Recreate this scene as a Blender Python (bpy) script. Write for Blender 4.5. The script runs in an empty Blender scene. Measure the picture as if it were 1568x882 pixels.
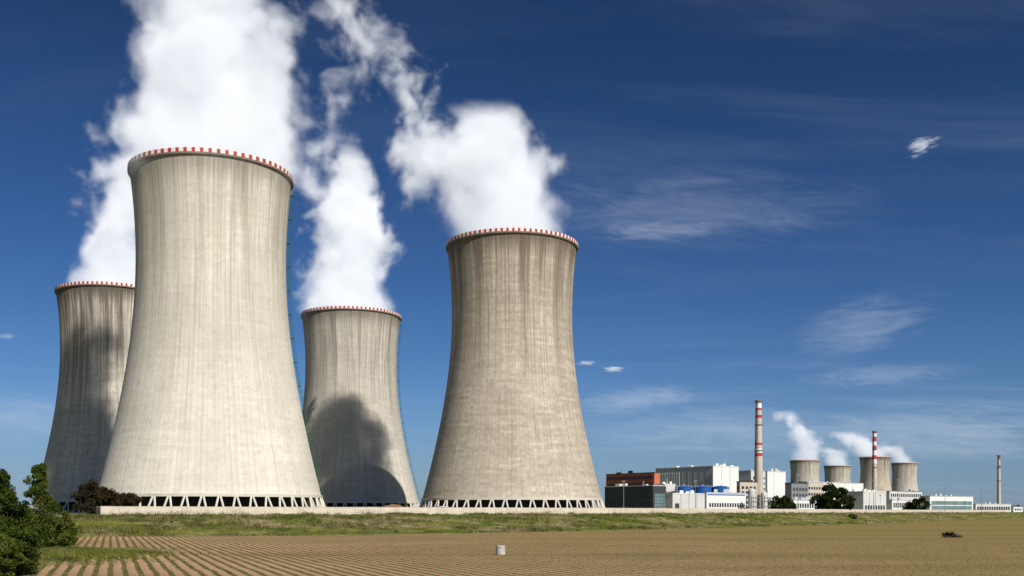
import bpy, math, random
import numpy as np
from mathutils import Vector, noise as mnoise
random.seed(7); rng=np.random.default_rng(7)
F=1577.0; CX=784.0; HY=783.0; EYE=4.0; GZ=3.1
def PX(x,D): return (x-CX)/F*D
def PZ(y,D): return EYE+(HY-y)/F*D
scene=bpy.context.scene
# ---------------------------------------------------------------- camera
cd=bpy.data.cameras.new("camera"); cam=bpy.data.objects.new("camera",cd); scene.collection.objects.link(cam)
cam.location=(0,0,EYE); cam.rotation_euler=(math.radians(90),0,0)
cd.sensor_width=36; cd.lens=36*F/1568; cd.shift_y=342/1568; cd.clip_start=0.5; cd.clip_end=60000
scene.camera=cam
scene.view_settings.view_transform='Standard'; scene.view_settings.look='None'; scene.view_settings.exposure=0
# ---------------------------------------------------------------- node helper
class NT:
    def __init__(s,tree): s.t=tree; s.n=tree.nodes; s.l=tree.links
    def new(s,typ,**kw):
        nd=s.n.new(typ)
        for k,v in kw.items(): setattr(nd,k,v)
        return nd
    def put(s,sock,v):
        if v is None: return
        if isinstance(v,bpy.types.NodeSocket): s.l.new(v,sock)
        else:
            if sock.type=='RGBA' and len(v)==3: v=(*v,1)
            sock.default_value=v
    def m(s,op,a,b=None,c=None,clamp=False):
        nd=s.new('ShaderNodeMath',operation=op,use_clamp=clamp)
        s.put(nd.inputs[0],a); s.put(nd.inputs[1],b); s.put(nd.inputs[2],c); return nd.outputs[0]
    def vm(s,op,a,b=None,out=0):
        nd=s.new('ShaderNodeVectorMath',operation=op); s.put(nd.inputs[0],a)
        if b is not None:
            if op=='SCALE': s.put(nd.inputs['Scale'],b)
            else: s.put(nd.inputs[1],b)
        return nd.outputs[out]
    def noise(s,vec,scale,detail=4,rough=.55,dist=0,out=0):
        nd=s.new('ShaderNodeTexNoise'); s.put(nd.inputs['Vector'],vec)
        nd.inputs['Scale'].default_value=scale; nd.inputs['Detail'].default_value=detail
        nd.inputs['Roughness'].default_value=rough; nd.inputs['Distortion'].default_value=dist
        return nd.outputs[out]
    def mr(s,v,a,b,c=0,d=1,smooth=False):
        nd=s.new('ShaderNodeMapRange',clamp=True)
        if smooth: nd.interpolation_type='SMOOTHSTEP'
        s.put(nd.inputs[0],v); 
        for i,x in enumerate((a,b,c,d)): s.put(nd.inputs[i+1],x)
        return nd.outputs[0]
    def mix(s,f,a,b,mode='MIX'):
        nd=s.new('ShaderNodeMix',data_type='RGBA',blend_type=mode)
        s.put(nd.inputs[0],f); s.put(nd.inputs[6],a); s.put(nd.inputs[7],b); return nd.outputs[2]
    def mapping(s,vec,scale=(1,1,1),loc=(0,0,0),rot=(0,0,0)):
        nd=s.new('ShaderNodeMapping'); s.put(nd.inputs[0],vec)
        nd.inputs['Location'].default_value=loc; nd.inputs['Rotation'].default_value=rot; nd.inputs['Scale'].default_value=scale
        return nd.outputs[0]
    def comb(s,x,y,z):
        nd=s.new('ShaderNodeCombineXYZ'); s.put(nd.inputs[0],x); s.put(nd.inputs[1],y); s.put(nd.inputs[2],z); return nd.outputs[0]
def newmat(name):
    m=bpy.data.materials.new(name); m.use_nodes=True; t=NT(m.node_tree)
    b=m.node_tree.nodes['Principled BSDF']; b.inputs['Roughness'].default_value=.85
    b.inputs['Specular IOR Level'].default_value=.2
    return m,t,b
def simple(name,col,rough=.8,var=.12,scale=.5,metal=0):
    m,t,b=newmat(name)
    tc=t.new('ShaderNodeTexCoord').outputs['Object']
    n=t.noise(tc,scale,5,.6); f=t.mr(n,.3,.7)
    lo=tuple(c*(1-var) for c in col); hi=tuple(min(1,c*(1+var)) for c in col)
    t.put(b.inputs['Base Color'],t.mix(f,lo,hi)); b.inputs['Roughness'].default_value=rough; b.inputs['Metallic'].default_value=metal
    return m
def mesh_obj(name,verts,faces,mats,mi=None,smooth=False,parent=None):
    me=bpy.data.meshes.new(name); me.from_pydata([tuple(v) for v in verts],[],[tuple(f) for f in faces])
    for m in (mats if isinstance(mats,(list,tuple)) else [mats]): me.materials.append(m)
    if mi is not None: me.polygons.foreach_set('material_index',np.array(mi,dtype=np.int32))
    if smooth: me.polygons.foreach_set('use_smooth',np.ones(len(faces),dtype=bool))
    me.update(); o=bpy.data.objects.new(name,me); scene.collection.objects.link(o)
    if parent: o.parent=parent
    return o
def empty(name,loc=(0,0,0),yaw=0):
    e=bpy.data.objects.new(name,None); e.location=loc; e.rotation_euler=(0,0,yaw); e.empty_display_size=1
    scene.collection.objects.link(e); return e
class MB:
    def __init__(s): s.v=[]; s.f=[]; s.m=[]
    def box(s,x0,x1,y0,y1,z0,z1,m=0):
        b=len(s.v)
        s.v+=[(x0,y0,z0),(x1,y0,z0),(x1,y1,z0),(x0,y1,z0),(x0,y0,z1),(x1,y0,z1),(x1,y1,z1),(x0,y1,z1)]
        s.f+=[(b,b+3,b+2,b+1),(b+4,b+5,b+6,b+7),(b,b+1,b+5,b+4),(b+1,b+2,b+6,b+5),(b+2,b+3,b+7,b+6),(b+3,b,b+4,b+7)]; s.m+=[m]*6
    def beam(s,p,q,r0,r1=None,n=6,m=0):
        r1=r0 if r1 is None else r1
        p=Vector(p);q=Vector(q); d=(q-p).normalized(); a=d.orthogonal().normalized(); c=d.cross(a)
        b=len(s.v)
        for (o,r) in ((p,r0),(q,r1)):
            for i in range(n):
                t=2*math.pi*i/n; s.v.append(tuple(o+a*math.cos(t)*r+c*math.sin(t)*r))
        for i in range(n):
            j=(i+1)%n; s.f.append((b+i,b+j,b+n+j,b+n+i)); s.m.append(m)
        s.f.append(tuple(b+i for i in range(n))[::-1]); s.m.append(m)
        s.f.append(tuple(b+n+i for i in range(n))); s.m.append(m)
    def lathe(s,prof,n=32,cx=0,cy=0,m=0,mf=None):
        b=len(s.v)
        for (r,z) in prof:
            for i in range(n):
                t=2*math.pi*i/n; s.v.append((cx+r*math.cos(t),cy+r*math.sin(t),z))
        for k in range(len(prof)-1):
            for i in range(n):
                j=(i+1)%n; s.f.append((b+k*n+i,b+k*n+j,b+(k+1)*n+j,b+(k+1)*n+i)); s.m.append(mf(k,i) if mf else m)
    def obj(s,name,mats,parent=None,smooth=False): return mesh_obj(name,s.v,s.f,mats,s.m,smooth,parent)
# ---------------------------------------------------------------- sun & sky
AZ=math.radians(34); EL=math.radians(36)
sv=Vector((math.sin(AZ)*math.cos(EL),-math.cos(AZ)*math.cos(EL),math.sin(EL)))
sd=bpy.data.lights.new("sun",'SUN'); sd.energy=5.0; sd.angle=math.radians(.5); sd.color=(1,.95,.87)
so=bpy.data.objects.new("sun",sd); so.rotation_euler=sv.to_track_quat('Z','Y').to_euler(); so.location=(200,-300,300); scene.collection.objects.link(so)
w=bpy.data.worlds.new("World"); scene.world=w; w.use_nodes=True
w.cycles.sampling_method='MANUAL'; w.cycles.sample_map_resolution=256
t=NT(w.node_tree); bg=t.n['Background']
sky=t.new('ShaderNodeTexSky',sky_type='NISHITA'); sky.sun_disc=False; sky.sun_elevation=EL
sky.sun_rotation=math.atan2(sv.x,sv.y); sky.altitude=800; sky.air_density=1.0; sky.dust_density=.3; sky.ozone_density=3
gen=t.new('ShaderNodeTexCoord').outputs['Generated']
dirv=t.vm('NORMALIZE',gen)
sep=t.new('ShaderNodeSeparateXYZ'); t.put(sep.inputs[0],dirv); dx,dy,dz=sep.outputs
hs=t.new('ShaderNodeHueSaturation'); t.put(hs.inputs['Color'],sky.outputs[0]); hs.inputs['Saturation'].default_value=1.2
base=t.mix(1.0,hs.outputs[0],(.42,.515,.70),'MULTIPLY')
dk=t.mr(dz,.0,.5,1.06,.46)
vs=t.vm('SCALE',base,dk)
vs=t.mix(t.mr(dz,.0,.13,.5,0,True),vs,(1.35,2.35,4.1))
safe=t.m('MAXIMUM',t.m('ADD',dz,.06),.02)
cp=t.comb(t.m('DIVIDE',dx,safe),t.m('DIVIDE',dy,safe),0)
cn=t.noise(t.mapping(cp,(.35,1.3,1),(3.1,1.7,0),(0,0,.35)),1.3,7,.62,.9)
cb=t.noise(t.mapping(cp,(.25,.35,1),(8.1,.7,0)),.8,2,.5)
cir=t.m('MULTIPLY',t.mr(cn,.42,.9,0,1,True),t.mr(cb,.38,.66,0,1,True))
cir=t.m('MULTIPLY',cir,t.mr(dx,-.1,.25,.25,1.0))
cir=t.m('MULTIPLY',cir,.24)
def blob(px,py,sx,sy,gain,nsc,lo,hi,rot=0):
    d=Vector(((px-CX)/F,1,(HY-py)/F)).normalized()
    right=Vector((d.y,-d.x,0)).normalized(); up=right.cross(d).normalized()
    if up.z<0: up=-up
    r2=right*math.cos(rot)+up*math.sin(rot); u2=-right*math.sin(rot)+up*math.cos(rot)
    off=t.vm('SUBTRACT',dirv,tuple(d))
    a=t.m('DIVIDE',t.vm('DOT_PRODUCT',off,tuple(r2),1),sx/F); b=t.m('DIVIDE',t.vm('DOT_PRODUCT',off,tuple(u2),1),sy/F)
    g=t.m('SUBTRACT',1,t.m('SQRT',t.m('ADD',t.m('MULTIPLY',a,a),t.m('MULTIPLY',b,b))),clamp=True)
    nn=t.noise(t.comb(t.m('MULTIPLY',a,sx/sy*.22),t.m('ADD',b,t.m('MULTIPLY',a,.5)),px*.01),nsc,5,.7,.8)
    v=t.mr(t.m('ADD',t.m('MULTIPLY',g,.45),nn),lo,hi,0,1,True)
    return t.m('MULTIPLY',t.m('MULTIPLY',v,gain),t.mr(g,0,.6,0,1,True))
for a in [(1415,222,34,20,.7,2.6,.66,.98,.35),(898,556,22,6,.5,1.5,.6,.95,0),(940,565,26,7,.75,1.5,.6,.95,.05),
          (1060,320,340,80,.12,2.2,.5,1.05,-.05),(1010,352,130,22,.17,2.2,.5,1.0,0),(1320,500,140,60,.18,2.2,.5,1.05,.25),(975,612,130,28,.2,2.2,.5,1.0,.1),
          (1350,575,150,24,.15,2.2,.5,1.0,0),(1440,660,240,60,.22,2.2,.5,1.0,0),(1100,655,300,50,.16,1.8,.5,1.0,0),(20,640,140,50,.18,1.5,.5,1,0),(10,515,20,6,.35,1.5,.6,1,0)]:
    cir=t.m('ADD',cir,blob(*a))
cir=t.m('MINIMUM',cir,1.0)
fin=t.mix(cir,vs,(7.6,8.2,9.0))
t.put(bg.inputs[0],fin); bg.inputs[1].default_value=.1
# ---------------------------------------------------------------- terrain
P=[(-900,400),(-300,275),(-88,220),(31,330),(273,700),(480,1000),(1500,2200)]
Q=[(-900,150),(-300,150),(-67,162),(-31,170),(23,217),(103,315),(313,630),(1350,2000)]
def radfun(poly):
    A=[];R=[]
    for (a,b) in zip(poly[:-1],poly[1:]):
        for k in np.linspace(0,1,40,endpoint=False):
            x=a[0]+(b[0]-a[0])*k; y=a[1]+(b[1]-a[1])*k; A.append(math.atan2(x,y)); R.append(math.hypot(x,y))
    A=np.array(A);R=np.array(R); o=np.argsort(A); return lambda th: np.interp(th,A[o],R[o])
wf=radfun(P); qf0=radfun(Q)
def qf(th): return qf0(th)+1.6*np.sin(np.asarray(th)*47)+.9*np.sin(np.asarray(th)*131+1)
def sm(a): a=np.clip(a,0,1); return a*a*(3-2*a)
MOUND=(PX(75,88),88.0)
def hz(x,y):
    th=math.atan2(x,y); d=math.hypot(x,y); q=float(qf(th)); ww=float(wf(th))
    k=(d-q)/(ww-q)
    z=0.0
    if k>=1: z=GZ
    elif k>0:
        z=GZ*(.5*float(sm(k/.45))+.5*min(1,k*1.15)) 
        z+= .7*math.sin(math.pi*k)*mnoise.noise((x*.08,y*.08,0))+.4*math.sin(math.pi*k)*mnoise.noise((x*.3,y*.3,3))
    e=((x-MOUND[0])/5.5)**2+((y-MOUND[1])/13)**2
    mm=math.exp(-e*1.3)
    return z+ .7*mm*(1 if k<0 else 0), k, mm
ths=np.concatenate([np.linspace(-math.pi,-.62,30,endpoint=False),np.linspace(-.62,.62,520),np.linspace(.62,math.pi,31)[1:]])
verts=[];faces=[];bk=[]
def stations(q,ww):
    a=[.004,.05,.15,.3,.4]+list(np.linspace(.45,.97,26)); a=[q*k for k in a]
    b=list(q+(ww-q)*np.linspace(0,1,34))
    c=[ww+4,ww+20,ww*1.3,ww*1.8,ww*3,4000+ww,12000,40000]
    return a+b+c
ns=None
for th in ths:
    st=stations(float(qf(th)),float(wf(th))); ns=len(st)
    for r in st:
        x=r*math.sin(th); y=r*math.cos(th); z,k,mm=hz(x,y)
        verts.append((x,y,z)); bk.append(max(min(1,max(0,k*12+.5)),sm((mm-.25)*4)))
for i in range(len(ths)-1):
    for j in range(ns-1):
        a=i*ns+j; faces.append((a,a+1,a+ns+1,a+ns))
gm,t,b=newmat("ground_soil_and_grass")
tc=t.new('ShaderNodeTexCoord').outputs['Object']
at=t.new('ShaderNodeAttribute',attribute_name='bank')
phi=math.radians(-21.3)
ROWD=.9
sp=t.new('ShaderNodeSeparateXYZ'); t.put(sp.inputs[0],tc)
wob=t.m('MULTIPLY',t.m('SUBTRACT',t.noise(tc,.12,2),.5),.35)
u=t.m('ADD',t.m('ADD',t.m('MULTIPLY',sp.outputs[0],math.cos(phi)),t.m('MULTIPLY',sp.outputs[1],-math.sin(phi))),wob)
row=t.m('COSINE',t.m('MULTIPLY',u,2*math.pi/ROWD))
rowf=t.mr(row,-.1,.7,0,1,True)
soil=t.mix(t.mr(t.noise(tc,.06,5,.6),.35,.65),(.64,.425,.26),(.50,.33,.185))
soil=t.mix(t.mr(t.noise(tc,3.5,5,.7),.4,.75),soil,(.33,.20,.11))
rowg=t.mix(t.mr(t.noise(tc,1.6,4,.7),.35,.6),(.12,.12,.035),(.06,.08,.02))
dist=t.vm('LENGTH',tc,out=1)
soil=t.mix(t.m('MULTIPLY',rowf,t.mr(t.noise(tc,.4,4,.6),.35,.6,.6,.95)),soil,rowg)
ol=t.mr(sp.outputs[0],-30,45,.0,.66)
soil=t.mix(t.m('MULTIPLY',ol,t.mr(t.noise(t.mapping(tc,(.06,.3,1),rot=(0,0,-.2)),1,5,.6),.3,.65,.5,1)),soil,(.22,.185,.058))
soil=t.mix(t.mr(dist,110,300,0,.5),soil,(.25,.205,.068))
soil=t.mix(t.mr(t.noise(t.mapping(tc,(.012,.06,1),rot=(0,0,-.15)),1,5,.65),.46,.62,0,.4),soil,(.17,.13,.05))
soil=t.mix(t.mr(t.noise(t.mapping(tc,(.05,.9,1),rot=(0,0,-.1)),1,5,.7),.5,.7,0,.3),soil,(.15,.12,.045))
g1=t.noise(t.mapping(tc,(1,1,1)),.09,6,.65); g2=t.noise(tc,.9,6,.7)
gr=t.mix(t.mr(g1,.38,.62),(.12,.16,.032),(.27,.26,.065))
gr=t.mix(t.mr(t.noise(tc,.06,5,.7,.5),.48,.6),gr,(.40,.32,.18))
gr=t.mix(t.mr(g2,.48,.7),gr,(.045,.06,.016))
gr=t.mix(t.mr(t.noise(tc,.16,5,.7),.52,.64,0,.85),gr,(.055,.08,.02))
t.put(b.inputs['Base Color'],t.mix(t.mr(t.m('ADD',at.outputs['Fac'],t.m('MULTIPLY',t.m('SUBTRACT',g2,.5),.6)),.35,.65),soil,gr))
b.inputs['Roughness'].default_value=1; b.inputs['Specular IOR Level'].default_value=0
bp=t.new('ShaderNodeBump'); bp.inputs['Strength'].default_value=.8; bp.inputs['Distance'].default_value=.12
t.put(bp.inputs['Height'],t.m('ADD',t.noise(tc,2.5,6,.7),t.m('MULTIPLY',row,-.2))); t.put(b.inputs['Normal'],bp.outputs[0])
ground=mesh_obj("ground",verts,faces,gm,smooth=True)
at_=ground.data.attributes.new('bank','FLOAT','POINT'); at_.data.foreach_set('value',np.array(bk,dtype=np.float32))
# ---------------------------------------------------------------- leaves / blades
def leafmat(name,c0,c1,c2,transl=.35):
    m,t,b=newmat(name); g=t.new('ShaderNodeNewGeometry')
    tc=t.new('ShaderNodeTexCoord').outputs['Object']
    c=t.mix(g.outputs['Random Per Island'],c0,c1); c=t.mix(t.mr(t.noise(tc,.6,3),.42,.62),c,c2)
    d=t.new('ShaderNodeBsdfDiffuse'); t.put(d.inputs[0],c); tr=t.new('ShaderNodeBsdfTranslucent'); t.put(tr.inputs[0],c)
    mx=t.new('ShaderNodeMixShader'); mx.inputs[0].default_value=transl; t.l.new(d.outputs[0],mx.inputs[1]); t.l.new(tr.outputs[0],mx.inputs[2])
    t.l.new(mx.outputs[0],t.n['Material Output'].inputs[0]); return m
def grassmat(name):
    m,t,b=newmat(name); g=t.new('ShaderNodeNewGeometry')
    tc=t.new('ShaderNodeTexCoord').outputs['Object']
    c=t.mix(g.outputs['Random Per Island'],(.13,.17,.03),(.28,.27,.07))
    c=t.mix(t.mr(t.noise(tc,.06,5,.7,.5),.48,.6),c,(.43,.35,.20))
    c=t.mix(t.mr(t.noise(tc,.16,5,.7),.52,.64,0,.85),c,(.06,.09,.02))
    d=t.new('ShaderNodeBsdfDiffuse'); t.put(d.inputs[0],c); tr=t.new('ShaderNodeBsdfTranslucent'); t.put(tr.inputs[0],c)
    mx=t.new('ShaderNodeMixShader'); mx.inputs[0].default_value=.45; t.l.new(d.outputs[0],mx.inputs[1]); t.l.new(tr.outputs[0],mx.inputs[2])
    t.l.new(mx.outputs[0],t.n['Material Output'].inputs[0]); return m
def tri_mesh(name,V,mat,parent=None):
    n=len(V)//3; me=bpy.data.meshes.new(name); me.vertices.add(n*3); me.vertices.foreach_set('co',V.astype(np.float32).ravel())
    me.loops.add(n*3); me.loops.foreach_set('vertex_index',np.arange(n*3,dtype=np.int32))
    me.polygons.add(n); me.polygons.foreach_set('loop_start',np.arange(0,n*3,3,dtype=np.int32)); me.polygons.foreach_set('loop_total',np.full(n,3,dtype=np.int32))
    me.materials.append(mat); me.update(); me.validate(); o=bpy.data.objects.new(name,me); scene.collection.objects.link(o)
    if parent: o.parent=parent
    return o
def blades(base,h,wd,lean,nb):
    n=len(base); B=np.repeat(base,nb,0); H=np.repeat(h,nb)*rng.uniform(.6,1.1,n*nb); a=rng.uniform(0,2*np.pi,n*nb); l=rng.uniform(.3,1,n*nb)*lean*H
    off=np.stack([rng.normal(0,1,n*nb)*wd,rng.normal(0,1,n*nb)*wd,np.zeros(n*nb)],1); B=B+off
    s=np.stack([-np.sin(a),np.cos(a),np.zeros_like(a)],1)*(H*.16)[:,None]
    tip=B+np.stack([np.cos(a)*l,np.sin(a)*l,H],1)
    V=np.empty((n*nb*3,3)); V[0::3]=B-s; V[1::3]=B+s; V[2::3]=tip; return V
cropm=leafmat("crop_leaf",(.12,.15,.03),(.19,.19,.055),(.16,.16,.05))
c_,s_=math.cos(phi),math.sin(phi)
us=np.round(-140/ROWD)*ROWD+np.arange(0,380)*ROWD
vv=np.arange(30,220,.5)
U,Vv=np.meshgrid(us,vv,indexing='ij'); U=U.ravel()+rng.normal(0,.04,U.size); Vv=Vv.ravel()+rng.uniform(-.25,.25,Vv.size)
X=U*c_+Vv*s_; Y=-U*s_+Vv*c_
th=np.arctan2(X,Y); d=np.hypot(X,Y)
ok=(np.abs(th)<.49)&(d>56)&(d<qf(th)*.985)&(d<200)&(rng.random(X.size)<.7)
ok&=~(((X-MOUND[0])/6.0)**2+((Y-MOUND[1])/14)**2<1.0)
ok&=rng.random(X.size)<np.clip(1.1-d/170,.1,1)
X=X[ok];Y=Y[ok]
tri_mesh("crop_field",blades(np.stack([X,Y,np.zeros_like(X)],1),np.full(len(X),.12),.04,.9,3),cropm)
grm=grassmat("grass_blade")
def bankpts(n,kmin,kmax):
    th=rng.uniform(-.50,.50,n); k=rng.uniform(kmin,kmax,n); q=qf(th); ww=wf(th); d=q+(ww-q)*k
    x=d*np.sin(th); y=d*np.cos(th); z=np.array([hz(a,b_)[0] for a,b_ in zip(x,y)]); return np.stack([x,y,z-.03],1),d
pb,d=bankpts(26000,-.02,.995)
nn=np.array([mnoise.noise((p[0]*.09,p[1]*.09,5)) for p in pb]); keep=nn+rng.uniform(-.5,.5,len(nn))>-.2
pb=pb[keep]; nn=nn[keep]
V1=blades(pb,.22+.55*np.clip(nn+.4,0,1),.25,.6,5)
xm=rng.normal(MOUND[0],3.8,5000); ym=rng.normal(MOUND[1],8,5000); pm=np.stack([xm,ym,[hz(a,b_)[0]-.02 for a,b_ in zip(xm,ym)]],1)
V2=blades(pm,np.full(5000,.30),.1,.6,5)
tri_mesh("grass_verge",np.concatenate([V1,V2]),grm)
wm=leafmat("weed_leaf",(.06,.085,.02),(.10,.13,.035),(.17,.12,.055))
ps,d=bankpts(1500,-.01,.98); ps=ps[[mnoise.noise((p[0]*.05,p[1]*.05,9))>-.08 for p in ps]]
sc=np.repeat(rng.uniform(.4,1.7,len(ps)),60)[:,None]
pp=np.repeat(ps,60,0)+rng.normal(0,1,(len(ps)*60,3))*np.array([.55,.55,.26])*sc+np.array([0,0,.35])*sc
tri_mesh("weed_patch",blades(pp,np.full(len(pp),.28),.05,1.2,1),wm)
# ---------------------------------------------------------------- trees
bark=simple("bark",(.09,.065,.045),.95,.3,3)
def leaves(cent,n,size,spread):
    idx=rng.integers(0,len(cent),n); c=cent[idx]; v=rng.normal(0,1,(n,3)); v/=np.linalg.norm(v,axis=1)[:,None]
    p=c[:,:3]+v*(rng.random(n)**.45)[:,None]*c[:,3:4]*np.array([1,1,.8])
    a=rng.normal(0,1,(n,3)); a/=np.linalg.norm(a,axis=1)[:,None]; b_=np.cross(a,rng.normal(0,1,(n,3))); b_/=np.linalg.norm(b_,axis=1)[:,None]
    s=size*rng.uniform(.6,1.3,n)[:,None]; V=np.empty((n*6,3)); q=[p-a*s,p+b_*s*.5,p+a*s,p-b_*s*.5]
    V[0::6]=q[0];V[1::6]=q[1];V[2::6]=q[2];V[3::6]=q[0];V[4::6]=q[2];V[5::6]=q[3]; return V
def tree(name,loc,h,rad,leafm,nleaf=9000,leaf=.13,shape='cone',seed=0,ncl=46,low=.12):
    r=random.Random(seed); e=empty(name,loc); mb=MB()
    top=h*.93; segs=7; trunk=[]
    for i in range(segs+1):
        k=i/segs; trunk.append(Vector((math.sin(k*3+seed)*.03*h*k,math.cos(k*2.3+seed)*.03*h*k,top*k-.3*(1-k))))
    r0=h*.022
    for i in range(segs): mb.beam(trunk[i],trunk[i+1],r0*(1-i/segs)+.015,r0*(1-(i+1)/segs)+.015,7)
    cl=[]
    for i in range(ncl):
        k=low+(1-low)*((i+.5)/ncl)**.9; a=r.uniform(0,6.283)
        kk_=(k-low)/(1-low)
        if shape=='cone': env=rad*(1.08-kk_)**.75*(.6+.4*min(1,kk_*5))
        else: env=rad*math.sqrt(max(.05,1-((k-.55)/.5)**2))
        rr=env*r.uniform(.3,1.0); kk=min(k*segs*.98,segs-.01); i0=int(kk); tb=trunk[i0].lerp(trunk[i0+1],kk-i0)
        c=Vector((tb.x+math.cos(a)*rr,tb.y+math.sin(a)*rr,k*h)); 
        st=tb-Vector((0,0,min(tb.z,rr*.6))); mid=st.lerp(c,.55)+Vector((0,0,-.03*h)); rb=r0*.35*(1-k)+.012
        mb.beam(st,mid,rb,rb*.7,5); mb.beam(mid,c,rb*.7,rb*.3,5)
        sz=(r.uniform(.16,.36)*rad+.02*h)*((1.15-.7*kk_) if shape=='cone' else 1)
        cl.append((c.x,c.y,c.z,sz))
    mb.obj("trunk_and_limbs",[bark],e)
    tri_mesh("crown",leaves(np.array(cl),nleaf,leaf,1),leafm,e); return e
lfa=leafmat("leaf_green",(.05,.08,.014),(.10,.135,.024),(.03,.05,.012),.35)
lfb=leafmat("leaf_light_green",(.10,.14,.022),(.18,.20,.04),(.05,.08,.015),.4)
lfr=leafmat("leaf_purple",(.04,.028,.014),(.07,.045,.022),(.025,.028,.012),.2)
lfd=leafmat("leaf_dark",(.02,.035,.01),(.045,.07,.018),(.02,.03,.01),.2)
def T(x,D): 
    X=PX(x,D); return (X,D,hz(X,D)[0])
tree("broadleaf_tree",T(6,66),6.5,2.1,lfa,12000,.11,'cone',1,84,.0)
tree("broadleaf_tree",T(-45,68),7.4,2.0,lfa,7000,.12,'cone',5,50,.05)
tree("bush",T(26,64),2.8,1.4,lfa,5000,.11,'round',13,40,.02)
tree("bush",T(2,62),2.4,1.2,lfb,4000,.11,'round',14,34,.02)
tree("young_poplar_tree",T(64,97),8.2,2.4,lfb,9500,.13,'cone',2,66,.06)
tree("bush",T(101,93),3.3,1.4,lfb,3500,.12,'cone',9,36,.02)
tree("bush",T(82,96),3.0,1.8,lfa,3500,.12,'round',12,36,.02)
tree("bush",T(50,94),2.4,1.6,lfa,3500,.12,'round',15,30,.02)
for i,(x,D,h,rd) in enumerate([(138,236,7.2,4.0),(160,238,6.0,3.4),(176,239,4.8,3.2),(196,240,4.6,3.4)]):
    tree("dark_shrub",T(x,D),h,rd,lfr,4500,.32,'round',20+i,36,.05)
for i,(x,D,h,rd,n) in enumerate([(1275,560,14.5,8,6500),(1258,575,9.5,6,3500),(1294,570,10,6,4000),(1196,600,9,6,3000),(1208,610,6,5,2000),(1410,800,11,7,3000),(1397,810,8,7,2000)]):
    tree("park_tree",(PX(x,D),D,GZ),h,rd,lfd,n,.6,'round',40+i,30,.05)
tree("bush",T(1306,372),1.6,1.6,lfa,1500,.2,'round',60,20,.05)
# ---------------------------------------------------------------- wall
wallm=simple("precast_concrete_wall",(.60,.53,.43),.9,.12,.4)
mb=MB()
def wall_seg(a,b_):
    a=Vector((*a,0));b_=Vector((*b_,0)); L=(b_-a).length; n=max(1,int(L/4)); d=(b_-a)/n; dn=d.normalized(); nr=Vector((dn.y,-dn.x,0))
    for i in range(n):
        p=a+d*i; q=a+d*(i+1)
        def slab(p,q,th,z0,z1,m=0):
            bse=len(mb.v)
            for z in (z0,z1):
                for (s,o) in ((p,-1),(q,-1),(q,1),(p,1)): mb.v.append(tuple(Vector((s.x,s.y,z))+nr*th*o))
            b=bse; mb.f+=[(b,b+3,b+2,b+1),(b+4,b+5,b+6,b+7),(b,b+1,b+5,b+4),(b+1,b+2,b+6,b+5),(b+2,b+3,b+7,b+6),(b+3,b,b+4,b+7)]; mb.m+=[m]*6
        j=random.uniform(-.03,.03)
        slab(p+dn*.13,q-dn*.13,.08,GZ-.5,5.05+j); slab(p-dn*.12,p+dn*.12,.16,GZ-.5,5.12+j)
        slab(p+dn*.125,q-dn*.125,.12,5.05+j,5.12+j)
wall_seg((-88,220.5),(31,330.5)); wall_seg((31,330.5),(273,700.5)); wall_seg((273,700.5),(480,1000.5)); wall_seg((-108,262),(-88,220.5))
mb.obj("perimeter_wall",[wallm])
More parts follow.
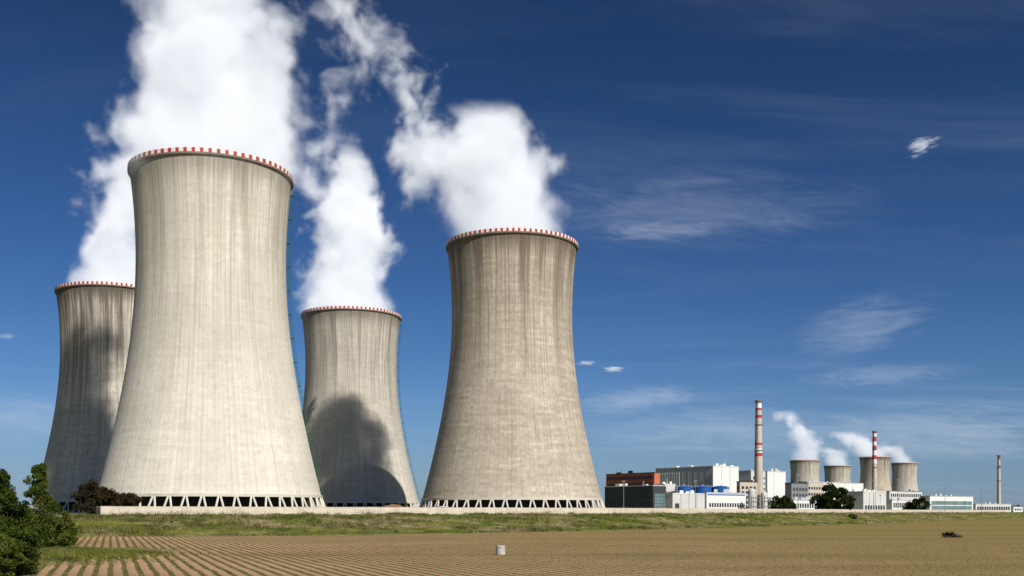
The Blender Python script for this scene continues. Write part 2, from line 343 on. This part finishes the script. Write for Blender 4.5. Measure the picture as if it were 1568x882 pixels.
# ---------------------------------------------------------------- cooling towers
def concrete(name,base,dark,stain,seed,grime=.14):
    m,t,b=newmat(name); uv=t.new('ShaderNodeUVMap',uv_map='UVMap').outputs[0]
    sp=t.new('ShaderNodeSeparateXYZ'); t.put(sp.inputs[0],uv); u,v=sp.outputs[0],sp.outputs[1]
    L=(seed*13.7,seed*5.1,seed)
    broad=t.noise(t.mapping(uv,(.03,.018,1),L),1,4,.6)
    c=t.mix(t.mr(broad,.35,.65),base,tuple(x*.80 for x in base))
    lift=t.noise(t.comb(t.m('MULTIPLY',u,.02),t.m('FLOOR',t.m('DIVIDE',v,1.35)),seed),3.7,1,.5)
    c=t.mix(t.mr(lift,.35,.65,.0,grime*1.3),c,dark)
    lift2=t.noise(t.comb(t.m('MULTIPLY',u,.012),t.m('FLOOR',t.m('DIVIDE',v,9.45)),seed+3),2.7,1,.5)
    c=t.mix(t.mr(lift2,.4,.65,.0,.3),c,tuple(x*.7 for x in base))
    cell=t.new('ShaderNodeTexWhiteNoise',noise_dimensions='3D')
    t.put(cell.inputs[0],t.comb(t.m('FLOOR',t.m('DIVIDE',u,1.6)),t.m('FLOOR',t.m('DIVIDE',v,1.35)),seed))
    c=t.mix(t.mr(cell.outputs[0],.0,1,0,grime),c,dark)
    cell2=t.new('ShaderNodeTexWhiteNoise',noise_dimensions='3D')
    t.put(cell2.inputs[0],t.comb(t.m('FLOOR',t.m('DIVIDE',u,3.2)),t.m('FLOOR',t.m('DIVIDE',v,60)),seed))
    c=t.mix(t.m('MULTIPLY',cell2.outputs[0],t.mr(v,20,110,.05,.3)),c,dark)
    strk=t.noise(t.mapping(uv,(1.0,.014,1),L),1,6,.7)
    topf=t.mr(v,15,125,.25,1)
    c=t.mix(t.m('MULTIPLY',t.mr(strk,.46,.66,0,.95,True),t.m('MULTIPLY',topf,stain)),c,dark)
    s2=t.noise(t.mapping(uv,(.22,.010,1),L),1,5,.6)
    c=t.mix(t.m('MULTIPLY',t.mr(s2,.46,.64,0,1,True),t.m('MULTIPLY',t.mr(v,50,125,0,1),stain)),c,tuple(x*.75 for x in dark))
    s3=t.noise(t.mapping(uv,(.35,.012,1),(seed*3.3+9,2,seed)),1,6,.65)
    c=t.mix(t.m('MULTIPLY',t.mr(s3,.55,.7,0,.4,True),t.mr(v,10,110,1,.4)),c,tuple(min(.85,x*1.2) for x in base))
    dr=t.m('ADD',t.mr(v,110,125,0,.5),t.m('MULTIPLY',strk,t.mr(v,90,125,0,1)))
    c=t.mix(t.mr(dr,.52,.95,0,stain*.85),c,tuple(x*.55 for x in dark))
    rib=t.m('COSINE',t.m('MULTIPLY',u,2*math.pi/1.6)); ribl=t.mr(rib,.86,1,0,1)
    lj=t.mr(t.m('COSINE',t.m('MULTIPLY',v,2*math.pi/1.35)),.9,1,0,1)
    c=t.mix(t.m('MULTIPLY',ribl,t.mr(strk,.35,.65,.02,.34)),c,tuple(x*.75 for x in dark)); c=t.mix(t.m('MULTIPLY',lj,.10),c,dark)
    gr=t.noise(t.mapping(uv,(1,1,1),L),.6,7,.75); c=t.mix(t.mr(gr,.48,.72,0,.35+grime),c,dark)
    t.put(b.inputs['Base Color'],c); b.inputs['Roughness'].default_value=.95; b.inputs['Specular IOR Level'].default_value=.1
    bp=t.new('ShaderNodeBump'); bp.inputs['Strength'].default_value=.5; bp.inputs['Distance'].default_value=.25
    t.put(bp.inputs['Height'],t.m('ADD',t.m('MULTIPLY',ribl,.35),t.m('MULTIPLY',gr,.6))); t.put(b.inputs['Normal'],bp.outputs[0]); return m
redp=simple("red_paint",(.45,.04,.035),.6,.2,.5); whp=simple("white_paint",(.76,.74,.71),.6,.1,.5)
darkm=simple("dark_louvre_steel",(.03,.032,.035),.7,.2,.3)  # near-black louvre steel behind the leg columns
colm=simple("concrete_column",(.62,.59,.52),.85,.1,.5)
greenm=simple("green_steel",(.03,.11,.07),.6,.2,.5)
def prof_r(h): return 26.8*math.sqrt(1+((h-93.5)/78.7)**2)
def cooling_tower(x,D,rs,H,mat,legs=True,ladder=False,nred=64,name="cooling_tower"):
    X=PX(x,D); e=empty(name,(X,D,GZ)); N=192; hs_=H/125.0
    z0=6.4
    M=56; vs=[];fs=[]
    zs=np.linspace(z0,H,M)
    for z in zs:
        r=prof_r(z/hs_)*rs
        for i in range(N):
            a=2*math.pi*i/N; vs.append((r*math.cos(a),r*math.sin(a),z))
    for k in range(M-1):
        for i in range(N): fs.append((k*N+i,k*N+(i+1)%N,(k+1)*N+(i+1)%N,(k+1)*N+i))
    o=mesh_obj("shell",vs,fs,mat,smooth=True,parent=e)
    uvl=o.data.uv_layers.new(name='UVMap'); R=30*rs
    dat=np.empty((len(fs)*4,2),dtype=np.float32)
    per=round(2*math.pi*R/1.6)*1.6
    for k in range(M-1):
        for i in range(N):
            b0=(k*N+i)*4
            u0=i/N*per; u1=(i+1)/N*per
            dat[b0]=(u0,zs[k]/hs_);dat[b0+1]=(u1,zs[k]/hs_);dat[b0+2]=(u1,zs[k+1]/hs_);dat[b0+3]=(u0,zs[k+1]/hs_)
    uvl.data.foreach_set('uv',dat.ravel())
    rt=prof_r(H/hs_)*rs; m=MB()
    m.lathe([(rt+.05,H-1.1),(rt+.7,H-.7),(rt+.75,H-.1),(rt-.8,H-.08),(rt-1.0,H-6)],N)
    m.obj("rim_cornice",[rimd],e)
    m=MB(); n2=nred*2; fr=.46
    for i in range(n2):
        w0=(i//2)+(0 if i%2==0 else fr); w1=(i//2)+(fr if i%2==0 else 1)
        a0=2*math.pi*(w0+.02)/nred;a1=2*math.pi*(w1-.02)/nred; b0=len(m.v)
        for (r,z) in ((rt+.7,H-.05),(rt+.7,H+1.35),(rt+.55,H+1.35),(rt+.55,H-.05)):
            for a in (a0,(a0+a1)/2,a1): m.v.append((r*math.cos(a),r*math.sin(a),z))
        for k in range(3):
            for j in range(2): m.f.append((b0+k*3+j,b0+k*3+j+1,b0+k*3+3+j+1,b0+k*3+3+j)); m.m.append(i%2)
    m.obj("striped_parapet",[redp,whp],e)
    if legs:
        m=MB(); rb=prof_r(z0/hs_)*rs
        m.lathe([(rb+.35,z0-.5),(rb+.45,z0+.5),(rb-.6,z0+.5),(rb-.6,z0-.5),(rb+.35,z0-.5)],N)
        nl=46
        for i in range(nl):
            a=2*math.pi*i/nl; da=2*math.pi/nl*.32; rg=rb+2.2
            for s in (-1,1):
                m.beam(((rg)*math.cos(a+s*da),(rg)*math.sin(a+s*da),-.2),((rb)*math.cos(a+s*da*.16),(rb)*math.sin(a+s*da*.16),z0-.2),.40,.36,6)
        m.obj("leg_columns",[colm],e)
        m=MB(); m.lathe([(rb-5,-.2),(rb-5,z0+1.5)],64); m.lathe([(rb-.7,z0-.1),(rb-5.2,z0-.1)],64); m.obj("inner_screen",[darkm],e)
        m=MB(); m.lathe([(rb+4,-.3),(rb+4,.5),(rb+3.6,.5),(rb+3.6,-.3)],96); m.obj("basin_kerb",[colm],e)
    if ladder:
        m=MB(); th=math.atan2(X,D); az=-th-math.radians(1)
        ca,sa=math.cos(az),math.sin(az); tx,ty=-sa,ca
        def pt(z,out,side): 
            r=prof_r(min(z,H)/hs_)*rs+out; return (r*ca+tx*side,r*sa+ty*side,z)
        zz=np.arange(8,H+1,1.5)
        for k in range(len(zz)-1):
            for s in (-.5,.5):
                m.beam(pt(zz[k],.9,s),pt(zz[k+1],.9,s),.08,n=4)
            m.beam(pt(zz[k],.9,-.5),pt(zz[k],.9,.5),.06,n=4)
            if k%2==0:
                m.beam(pt(zz[k],0,0),pt(zz[k],1.6,0),.07,n=4); m.beam(pt(zz[k],1.6,-.4),pt(zz[k],1.6,.4),.06,n=4)
            if k%2==1: m.beam(pt(zz[k],.9,0),pt(zz[k+1],1.6,0),.05,n=4)
            m.beam(pt(zz[k],1.6,0),pt(zz[k+1],1.6,0),.07,n=4)
            if k%6==3:
                for o_ in (.3,.8,1.3): m.beam(pt(zz[k],o_,-1.0),pt(zz[k],o_,1.0),.22,n=4)
        m.obj("access_ladder",[greenm],e)
    return e
rimd=simple("stained_rim_concrete",(.22,.18,.15),.95,.3,.3)
mA=concrete("concrete_shell_pale",(.80,.755,.655),(.38,.335,.27),.8,1,.12)
mC=concrete("concrete_shell_brown",(.66,.59,.485),(.24,.19,.145),1.1,2,.26)
mB=concrete("concrete_shell_grey",(.68,.64,.56),(.27,.235,.195),1.0,3,.16)
mD=concrete("concrete_shell_weathered",(.76,.71,.62),(.20,.17,.14),1.25,4,.14)
cooling_tower(325,383,1.0,124.6,mA,ladder=True,nred=66)
cooling_tower(784,485,1.055,124.6,mC,nred=76)
cooling_tower(538,658,1.075,124.6,mB,nred=76,ladder=True)
cooling_tower(173,591,1.04,124.8,mD,nred=76)
for (x,D,xs,H) in [(1232.5,2050,1.02,101),(1282.5,2250,1.0,99),(1340,2020,1.02,106),(1385,2200,.93,103)]:
    cooling_tower(x,D,xs,H,mB if x!=1340 else mC,legs=False,nred=50)
# ---------------------------------------------------------------- steam (procedural density baked to voxels by geometry nodes)
def steam_mat(dens,emit,g,rate):
    m=bpy.data.materials.new("steam_vapour_glow"); m.use_nodes=True; t=NT(m.node_tree); t.n.remove(t.n['Principled BSDF'])
    a=t.new('ShaderNodeAttribute',attribute_name='density'); dn=t.m('MULTIPLY',a.outputs['Fac'],dens)
    vsn=t.new('ShaderNodeVolumeScatter'); vsn.inputs['Color'].default_value=(1,1,1,1); t.put(vsn.inputs['Density'],dn); vsn.inputs['Anisotropy'].default_value=g
    em=t.new('ShaderNodeEmission'); em.inputs[0].default_value=(.90,.94,1,1); t.put(em.inputs[1],t.m('MULTIPLY',dn,emit))  # added glow standing in for light scattered many times inside the steam
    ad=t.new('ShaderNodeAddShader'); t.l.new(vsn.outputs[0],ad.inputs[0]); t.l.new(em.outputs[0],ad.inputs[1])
    t.l.new(ad.outputs[0],t.n['Material Output'].inputs['Volume']); m.cycles.volume_step_rate=rate
    return m
def steam(name,keys,scale,amp0,amp1,dens,soft,off=0.0,warp=8,emit=.43,vox=1.1,seed=0,fade=.12,fadein=0.0,g=-.3,detail=7,powr=1.3,ramp=45,rate=4.5,rough=.66):
    K=np.array(keys,dtype=float); K=K[np.argsort(K[:,2])]; z0,z1=K[0,2],K[-1,2]
    ng=bpy.data.node_groups.new("steam_density",'GeometryNodeTree'); ng.interface.new_socket('Geometry',in_out='OUTPUT',socket_type='NodeSocketGeometry')
    t=NT(ng)
    tc=t.new('GeometryNodeInputPosition').outputs[0]
    s0=t.new('ShaderNodeSeparateXYZ'); t.put(s0.inputs[0],tc); tr=t.mr(s0.outputs[2],z0,z1)
    wn=t.vm('SUBTRACT',t.noise(t.vm('ADD',tc,(seed*31.,seed*17.,0)),1/(scale*1.6),1,.5,out=1),(.5,.5,.5))
    wa=t.m('MULTIPLY',t.mr(s0.outputs[2],z0,z0+25,.15 if fadein==0 else 1,1),warp*2)
    p=t.vm('ADD',tc,t.vm('SCALE',wn,wa))
    s=t.new('ShaderNodeSeparateXYZ'); t.put(s.inputs[0],p)
    def curve(col):
        lo,hi=float(K[:,col].min()),float(K[:,col].max()); 
        if hi-lo<1e-3: return lo
        nd=t.new('ShaderNodeFloatCurve'); t.put(nd.inputs[1],tr); c=nd.mapping.curves[0]
        for i,k in enumerate(K):
            xx=(k[2]-z0)/(z1-z0); yy=(k[col]-lo)/(hi-lo)
            if i==0: c.points[0].location=(xx,yy)
            elif i==len(K)-1: c.points[-1].location=(xx,yy)
            else: c.points.new(xx,yy)
        for pt in c.points: pt.handle_type='AUTO_CLAMPED'
        nd.mapping.update(); return t.m('MULTIPLY_ADD',nd.outputs[0],hi-lo,lo)
    cx,cy,r=curve(0),curve(1),curve(3)
    ax=t.m('DIVIDE',t.m('SUBTRACT',s.outputs[0],cx),r); ay=t.m('DIVIDE',t.m('SUBTRACT',s.outputs[1],cy),r)
    d=t.m('SQRT',t.m('ADD',t.m('MULTIPLY',ax,ax),t.m('MULTIPLY',ay,ay)))
    n=t.noise(t.vm('ADD',p,(seed*11.,seed*7.,0)),1/scale,detail,rough)
    amp=t.mr(s0.outputs[2],z0,z0+ramp if fadein==0 else z1,amp0,amp1)
    v=t.m('ADD',t.m('SUBTRACT',1-off,d),t.m('MULTIPLY',t.m('SUBTRACT',n,.5),amp))
    v=t.m('POWER',t.mr(v,0,soft,0,1),powr)
    v=t.m('MULTIPLY',v,t.mr(tr,1-fade,1,1,0))
    if fadein>0: v=t.m('MULTIPLY',v,t.mr(tr,0,fadein,0,1))
    lo=[1e9]*2; hi=[-1e9]*2
    for k in K:
        R=k[3]*(1+.22*amp1-off*.5)+warp*.4
        for j in (0,1): lo[j]=min(lo[j],k[j]-R); hi[j]=max(hi[j],k[j]+R)
    mn=(lo[0],lo[1],z0); mx=(hi[0],hi[1],z1)
    vc=t.new('GeometryNodeVolumeCube'); t.put(vc.inputs['Density'],v); vc.inputs['Background'].default_value=0
    vc.inputs['Min'].default_value=mn; vc.inputs['Max'].default_value=mx
    for j,ax_ in enumerate('XYZ'): vc.inputs['Resolution '+ax_].default_value=max(8,int((mx[j]-mn[j])/vox))
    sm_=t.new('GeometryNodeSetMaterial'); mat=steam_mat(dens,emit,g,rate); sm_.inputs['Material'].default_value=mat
    go=t.new('NodeGroupOutput'); t.l.new(vc.outputs[0],sm_.inputs[0]); t.l.new(sm_.outputs[0],go.inputs[0])
    vd=bpy.data.volumes.new(name); vd.materials.append(mat); o=bpy.data.objects.new(name,vd); scene.collection.objects.link(o)
    md=o.modifiers.new("density",'NODES'); md.node_group=ng
    return o
def kp(x,y,hw,D,dy=0): return (PX(x,D),D+dy,PZ(y,D),hw/F*D)
A=383
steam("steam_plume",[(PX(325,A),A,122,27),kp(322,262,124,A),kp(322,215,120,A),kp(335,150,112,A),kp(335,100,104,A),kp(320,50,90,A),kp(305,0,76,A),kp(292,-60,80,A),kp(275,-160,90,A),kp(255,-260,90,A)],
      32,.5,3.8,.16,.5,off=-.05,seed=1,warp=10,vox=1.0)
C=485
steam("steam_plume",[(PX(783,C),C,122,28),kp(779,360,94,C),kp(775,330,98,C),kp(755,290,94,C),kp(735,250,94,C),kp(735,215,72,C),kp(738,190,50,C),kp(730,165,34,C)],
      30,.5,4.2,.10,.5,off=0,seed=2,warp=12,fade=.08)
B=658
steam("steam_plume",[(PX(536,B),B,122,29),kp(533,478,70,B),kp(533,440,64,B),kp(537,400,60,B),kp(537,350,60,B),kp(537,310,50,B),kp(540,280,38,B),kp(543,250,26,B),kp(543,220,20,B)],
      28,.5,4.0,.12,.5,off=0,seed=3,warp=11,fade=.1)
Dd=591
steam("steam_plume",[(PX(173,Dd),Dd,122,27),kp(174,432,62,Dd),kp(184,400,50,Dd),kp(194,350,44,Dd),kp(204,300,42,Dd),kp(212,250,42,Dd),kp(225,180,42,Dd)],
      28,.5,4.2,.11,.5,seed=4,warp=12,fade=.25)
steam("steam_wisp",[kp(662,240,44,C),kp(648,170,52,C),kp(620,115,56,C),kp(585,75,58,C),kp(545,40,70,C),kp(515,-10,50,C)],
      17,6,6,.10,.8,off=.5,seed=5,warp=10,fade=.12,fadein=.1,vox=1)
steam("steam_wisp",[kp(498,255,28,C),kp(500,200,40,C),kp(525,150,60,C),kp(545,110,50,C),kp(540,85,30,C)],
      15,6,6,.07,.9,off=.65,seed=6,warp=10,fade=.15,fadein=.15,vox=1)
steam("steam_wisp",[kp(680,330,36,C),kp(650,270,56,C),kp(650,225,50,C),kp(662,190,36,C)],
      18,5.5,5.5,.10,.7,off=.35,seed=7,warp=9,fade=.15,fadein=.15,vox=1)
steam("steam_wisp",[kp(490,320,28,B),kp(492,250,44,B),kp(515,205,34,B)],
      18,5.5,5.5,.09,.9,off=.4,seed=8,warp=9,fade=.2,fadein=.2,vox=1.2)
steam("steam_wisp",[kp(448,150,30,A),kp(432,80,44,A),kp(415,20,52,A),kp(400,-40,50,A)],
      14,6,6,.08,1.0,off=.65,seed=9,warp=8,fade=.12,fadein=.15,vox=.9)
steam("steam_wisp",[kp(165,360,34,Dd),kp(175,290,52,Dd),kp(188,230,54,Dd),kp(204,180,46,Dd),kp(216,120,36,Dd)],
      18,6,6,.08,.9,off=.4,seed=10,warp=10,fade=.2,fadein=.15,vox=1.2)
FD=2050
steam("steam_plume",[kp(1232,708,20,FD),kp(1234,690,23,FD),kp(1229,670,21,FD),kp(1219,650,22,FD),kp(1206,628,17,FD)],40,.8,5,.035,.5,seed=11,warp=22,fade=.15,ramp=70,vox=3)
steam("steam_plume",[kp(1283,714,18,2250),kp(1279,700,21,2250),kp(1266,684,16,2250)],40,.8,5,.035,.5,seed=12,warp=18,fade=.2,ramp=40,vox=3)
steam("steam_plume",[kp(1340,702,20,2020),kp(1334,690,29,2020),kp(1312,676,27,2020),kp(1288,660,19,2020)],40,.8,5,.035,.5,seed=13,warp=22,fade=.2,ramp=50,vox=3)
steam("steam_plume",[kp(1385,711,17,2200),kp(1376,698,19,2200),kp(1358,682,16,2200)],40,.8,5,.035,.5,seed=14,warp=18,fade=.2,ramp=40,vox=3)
# ---------------------------------------------------------------- buildings
YAW=math.atan2(.6,.8)
white=simple("white_cladding",(.74,.74,.72),.6,.05,.05); grey=simple("grey_cladding",(.46,.48,.50),.6,.08,.05)
lgrey=simple("light_grey_cladding",(.58,.58,.56),.6,.08,.05); dgrey=simple("dark_cladding",(.055,.06,.065),.5,.2,.05)
redc=simple("red_cladding",(.50,.14,.07),.7,.12,.1); glass=simple("window_glass",(.035,.045,.055),.15,.3,.1)
glassb=simple("blue_green_glazing",(.16,.24,.25),.2,.25,.15); bluep=simple("blue_paint",(.02,.10,.34),.5,.12,.2)
steel=simple("grey_steel",(.22,.23,.24),.5,.2,.2); beige=simple("beige_concrete",(.50,.45,.38),.85,.12,.05)
def building(name,xl,xc,xr,ytop,D,wall,roofm=None,wins=(),ybase=None,panels=0,extras=()):
    Xc=PX(xc,D); tl=(xl-CX)/F; tr_=(xr-CX)/F
    L=(Xc-tl*D)/(.6+.8*tl); W=(Xc-tr_*D)/(.6*tr_-.8)
    zb=0 if ybase is None else PZ(ybase,D)-GZ; H=PZ(ytop,D)-GZ
    e=empty(name,(Xc,D,GZ),YAW); m=MB(); m.box(0,W,0,L,zb-(.3 if zb==0 else 0),H); m.obj("walls",[wall],e)
    m=MB(); m.box(-.25,W+.25,-.25,L+.25,H+.002,H+.5)
    r=random.Random(int(xl)); 
    for k in range(4):
        a=r.uniform(.1,.75)*W; b_=r.uniform(.1,.8)*L; m.box(a,a+min(3,W*.15),b_,b_+min(4,L*.12),H+.5,H+r.uniform(1.2,2.6))
    a=r.uniform(.2,.8)*W; b_=r.uniform(.2,.8)*L; m.beam((a,b_,H+.5),(a,b_,H+r.uniform(3,6)),.12,n=5)
    m.obj("roof",[roofm or lgrey],e)
    if panels:
        m=MB()
        for i in range(1,int(L/panels)): m.box(-.12,0.0-.002,i*panels-.12,i*panels+.12,zb+.3,H-.2)
        for i in range(1,int(W/panels)): m.box(i*panels-.12,i*panels+.12,-.12,-.002,zb+.3,H-.2)
        if m.v: m.obj("panel_ribs",[steel],e)
    for (face,u0,u1,f0,f1,nu,nz,fu,fz,mt) in wins:
        m=MB(); LL=L if face=='s' else W; HH=H-zb
        for i in range(nu):
            for k in range(nz):
                a0=LL*(u0+(u1-u0)*(i+(1-fu)/2)/nu); a1=LL*(u0+(u1-u0)*(i+(1+fu)/2)/nu)
                c0=zb+HH*(f0+(f1-f0)*(k+(1-fz)/2)/nz); c1=zb+HH*(f0+(f1-f0)*(k+(1+fz)/2)/nz)
                if face=='s': m.box(-.2,-.004,a0,a1,c0,c1)
                else: m.box(a0,a1,-.2,-.004,c0,c1)
        m.obj("windows",[mt],e)
    return e,W,L,H
D0=640
building("office_building",928,1002,1010,724,D0+40,redc,dgrey,[('s',.02,.98,.45,.98,26,3,.7,.45,glass)],ybase=None)
building("control_building",926,1000,1020,744,D0,dgrey,lgrey,[('f',.1,.95,.1,.72,5,5,.88,.9,glassb),('s',.03,.97,.2,.9,12,4,.75,.25,glass)])
building("reactor_hall",1004,1091,1129,714,D0+110,grey,white,[('s',.55,.98,.35,.9,10,1,.35,1,lgrey),('s',.0,.5,.2,.4,9,1,.8,1,glass)],panels=6)  # grey cladding puts the shade of the long side into its colour
e,W,L,H=building("reactor_hall",1090.5,1092,1131,714,D0+100,white,white,[('f',.04,.96,.12,.2,8,1,.7,1,glass)],panels=9)  # thin white slab paints the hall's sunlit end lighter than its grey side
building("auxiliary_building",1018,1030,1082,756,D0-20,lgrey,white,[('f',.05,.2,.0,.5,1,1,.8,1,dgrey)],panels=7)
building("workshop_building",1079,1082,1142,755,D0-40,white,grey,[('f',.05,.95,.3,.5,14,1,.6,1,glass),('f',.1,.9,.02,.16,6,1,.6,1,dgrey),('f',.02,.98,.9,.95,1,1,1,1,bluep)])
building("annex_building",1000,1018,1034,742,D0+30,lgrey,white,[('f',.1,.9,.2,.8,4,3,.6,.5,glass)])
building("turbine_hall",1128,1150,1174,721,D0+240,lgrey,grey,[('f',.1,.9,.5,.9,6,3,.5,.4,glass)],panels=8)
building("warehouse",1172,1175,1203,722,D0+180,white,lgrey,[('f',.08,.92,.08,.2,5,1,.6,1,glass)],panels=8)
building("pump_house",1128,1133,1160,738,D0+60,beige,dgrey,[('f',.05,.95,.1,.9,4,5,.6,.5,glass),('s',.1,.9,.1,.9,1,5,.6,.5,glass)])
building("machinery_building",1202,1212,1238,740,D0+120,steel,dgrey,[('f',.05,.95,.1,.9,5,4,.6,.5,dgrey)],panels=4)
building("switchgear_building",1228,1236,1262,738,D0+220,beige,grey,[('f',.05,.95,.1,.9,6,4,.6,.4,glass)])
building("warehouse",1254,1262,1322,739,D0+420,white,grey,[('f',.03,.97,.5,.7,18,1,.6,1,glass)],panels=12)
building("warehouse",1294,1322,1357,753,D0+60,lgrey,white,[('f',.05,.95,.15,.35,8,1,.6,1,glass)],panels=7)
building("storage_building",1357,1362,1412,752,D0+520,lgrey,dgrey,[('f',.03,.97,.1,.95,16,3,.6,.5,glass)])
building("storage_building",1350,1366,1396,766,D0+160,white,grey,[('f',.05,.95,.4,.8,9,1,.6,1,glass)])
building("long_glazed_hall",1410,1424,1490,760,D0+200,white,grey,[('f',.03,.97,.15,.75,20,2,.88,.8,glassb)])
building("long_low_shed",1488,1494,1548,772,D0+420,lgrey,grey,[('f',.03,.97,.3,.7,14,1,.7,1,glass)])
building("gatehouse",1545,1552,1566,776,D0+500,white,dgrey,[('f',.1,.9,.3,.7,4,1,.6,1,glass)])
building("warehouse",1205,1215,1262,766,D0-20,white,grey,[('f',.03,.97,.4,.75,12,1,.6,1,glass)])
for x in (1047,1076,1103):
    D=D0+28; e=empty("blue_storage_tank",(PX(x,D),D,GZ)); r=5.6; z1=PZ(747,D)-GZ; m=MB()
    m.lathe([(r,0),(r,z1),(r+.15,z1),(r+.15,z1+.3),(r*.6,z1+1.1),(.05,z1+1.5)],32); m.obj("tank_body",[bluep],e)
    m=MB(); m.beam((0,0,z1+1.4),(0,0,z1+2.2),.3); 
    for i in range(16):
        a=2*math.pi*i/16; b_=2*math.pi*(i+1)/16
        m.beam((r*math.cos(a),r*math.sin(a),z1+.3),(r*math.cos(a),r*math.sin(a),z1+1.3),.05,n=4); m.beam((r*math.cos(a),r*math.sin(a),z1+1.3),(r*math.cos(b_),r*math.sin(b_),z1+1.3),.05,n=4)
    m.obj("railing",[white],e)
e=empty("pipe_rack",(PX(1146,D0-30),D0-30,GZ)); m=MB()
for i in range(7):
    for j in (0,5):
        m.beam((i*3.2,j,0),(i*3.2,j,11-abs(i-2)*.8),.22,n=5)
    for z in (3.5,6.5,9): m.beam((i*3.2,0,z),(i*3.2,5,z),.18,n=4)
for z in (3.5,6.5,8.6):
    for j in (0,1.5,3.2,5): m.beam((-.6,j,z+.3),(19.8,j,z+.3),.24,n=6)
m.obj("frame",[steel],e)
for x,D,h,r in ((1151,D0-10,15,2.2),(1170,D0-5,13,2.0),(1182,D0,9,2.6),(1190,D0+10,11,2)):
    e=empty("process_vessel",(PX(x,D),D,GZ)); m=MB(); m.lathe([(r*.7,-.1),(r,1.2),(r,h-1.5),(r*.85,h-.6),(r*.4,h),(.02,h+.1)],20)
    m.beam((r+.2,0,0),(r+.2,0,h+1),.12); m.obj("vessel",[lgrey],e)
# lighting masts inside the fence
for x,D,h in ((955,560,17),(1065,590,18),(1222,600,22),(1338,640,20),(1375,700,22),(1447,760,20),(1503,860,20)):
    e=empty("lighting_mast",(PX(x,D),D,GZ)); m=MB(); m.beam((0,0,0),(0,0,h),.22,.12,n=6); m.box(-1,1,-.2,.2,h+.002,h+.5); m.beam((0,0,h-1.5),(1.6,0,h-1.2),.08,n=4); m.obj("mast",[steel],e)
def chimney(x,D,ytop,r0,r1,bands):
    e=empty("chimney",(PX(x,D),D,GZ)); H=PZ(ytop,D)-GZ; m=MB(); n=28
    ks=[0]+[k for k,_ in bands]+[1.0]; mats=[0]+[c for _,c in bands]
    for a,b_,c in zip(ks[:-1],ks[1:],mats):
        m.lathe([(r0+(r1-r0)*a,H*a),(r0+(r1-r0)*b_,H*b_)],n,m=c)
    m.obj("stack",[beige,redp,whp],e,True)
    m=MB()
    for k in (.55,.78,.985):
        r=r0+(r1-r0)*k; m.lathe([(r+.02,H*k-.5),(r+1.0,H*k),(r+1.0,H*k+.25),(r,H*k+.25)],n); m.lathe([(r+1.0,H*k+1.2),(r+1.08,H*k+1.25),(r+1.0,H*k+1.3)],n)
    m.lathe([(r1+.02,H-.8),(r1+.3,H-.4),(r1+.3,H+.15),(r1-.5,H+.15),(r1-.6,H-4)],n)
    m.obj("gallery",[steel],e)
    m=MB()
    m.beam((-r0*.5,-r0*.9,0),(-r1*.5,-r1*.95,H),.12,n=4); m.obj("ladder",[steel],e)
chimney(1161.5,860,613,4.0,2.5,[(.50,1),(.53,2),(.57,0),(.60,1),(.62,0),(.84,1),(.868,0),(.91,1),(.93,2),(.975,1)])
chimney(1339,1300,660,3.6,2.3,[(.6,2),(.65,1),(.70,2),(.76,1),(.82,2),(.87,1),(.93,2),(.97,1)])
chimney(1529.5,1150,697,2.4,1.4,[(.70,0),(.78,1),(.82,0),(.92,1)])
# ---------------------------------------------------------------- small things
D=4*F/66.; e=empty("concrete_well_ring",(PX(766.5,D),D,0)); m=MB(); r=.43
m.lathe([(r,-.05),(r,.28),(r-.012,.29),(r,.30),(r,.58),(r-.012,.59),(r,.60),(r,.82),(r-.02,.84),(r-.09,.84),(r-.09,.0)],36)
m.obj("ring",[simple("weathered_ring_concrete",(.46,.43,.39),.9,.3,4)],e)
m=MB(); m.lathe([(r-.1,.76),(.02,.78)],24); m.lathe([(.12,.78),(.12,.81),(.01,.81)],12); m.obj("cover",[steel],e)
D=4*F/40.; e=empty("rubble_pile",(PX(1459,D),D,0)); m=MB(); rr=random.Random(4)
for i in range(46):
    a=rr.uniform(0,6.28); q=rr.random()**.6; x=math.cos(a)*q*1.6; y=math.sin(a)*q*.9; z=(1-q)*.55; s=rr.uniform(.12,.3)
    p=Vector((x,y,z)); dd=Vector((rr.uniform(-1,1),rr.uniform(-1,1),rr.uniform(-.3,.6))).normalized()
    m.beam(p-dd*s,p+dd*s,s*.7,s*.5,n=rr.choice((4,5,6)),m=rr.choice((0,0,1)))
m.obj("rocks",[simple("dark_stone",(.07,.045,.04),.95,.4,2),simple("broken_brick",(.16,.06,.045),.95,.4,2)],e)
tree("bush",(PX(1452,D),D,0),.7,1.0,lfr,900,.12,'round',70,16,.05)
D=300; e=empty("guard_booth",(PX(676,D),D,GZ),math.radians(43)); m=MB()
m.box(-1.5,1.5,-1,1,-.1,2.2,0); m.box(-1.7,1.7,-1.2,1.2,2.202,2.35,0); m.box(-.9,.9,-1.05,-1.004,1.1,1.9,1); m.obj("booth",[white,glass],e)
m=MB(); rr=random.Random(3); e=empty("earth_heap",(PX(603,420),420,GZ))
n=24; prof=[(9.5,-.2),(8,1.0),(6,2.2),(3,3.2),(.1,3.6)]
for k,(r,z) in enumerate(prof):
    for i in range(n):
        a=2*math.pi*i/n; q=r*(1+.18*rr.uniform(-1,1)); m.v.append((q*math.cos(a),q*math.sin(a)*.8,z*(1+.1*rr.uniform(-1,1))))
for k in range(len(prof)-1):
    for i in range(n): m.f.append((k*n+i,k*n+(i+1)%n,(k+1)*n+(i+1)%n,(k+1)*n+i)); m.m.append(0)
m.obj("heap",[simple("brown_earth",(.22,.13,.08),1,.3,.6)],e,True)
print("OBJS",len(bpy.data.objects))
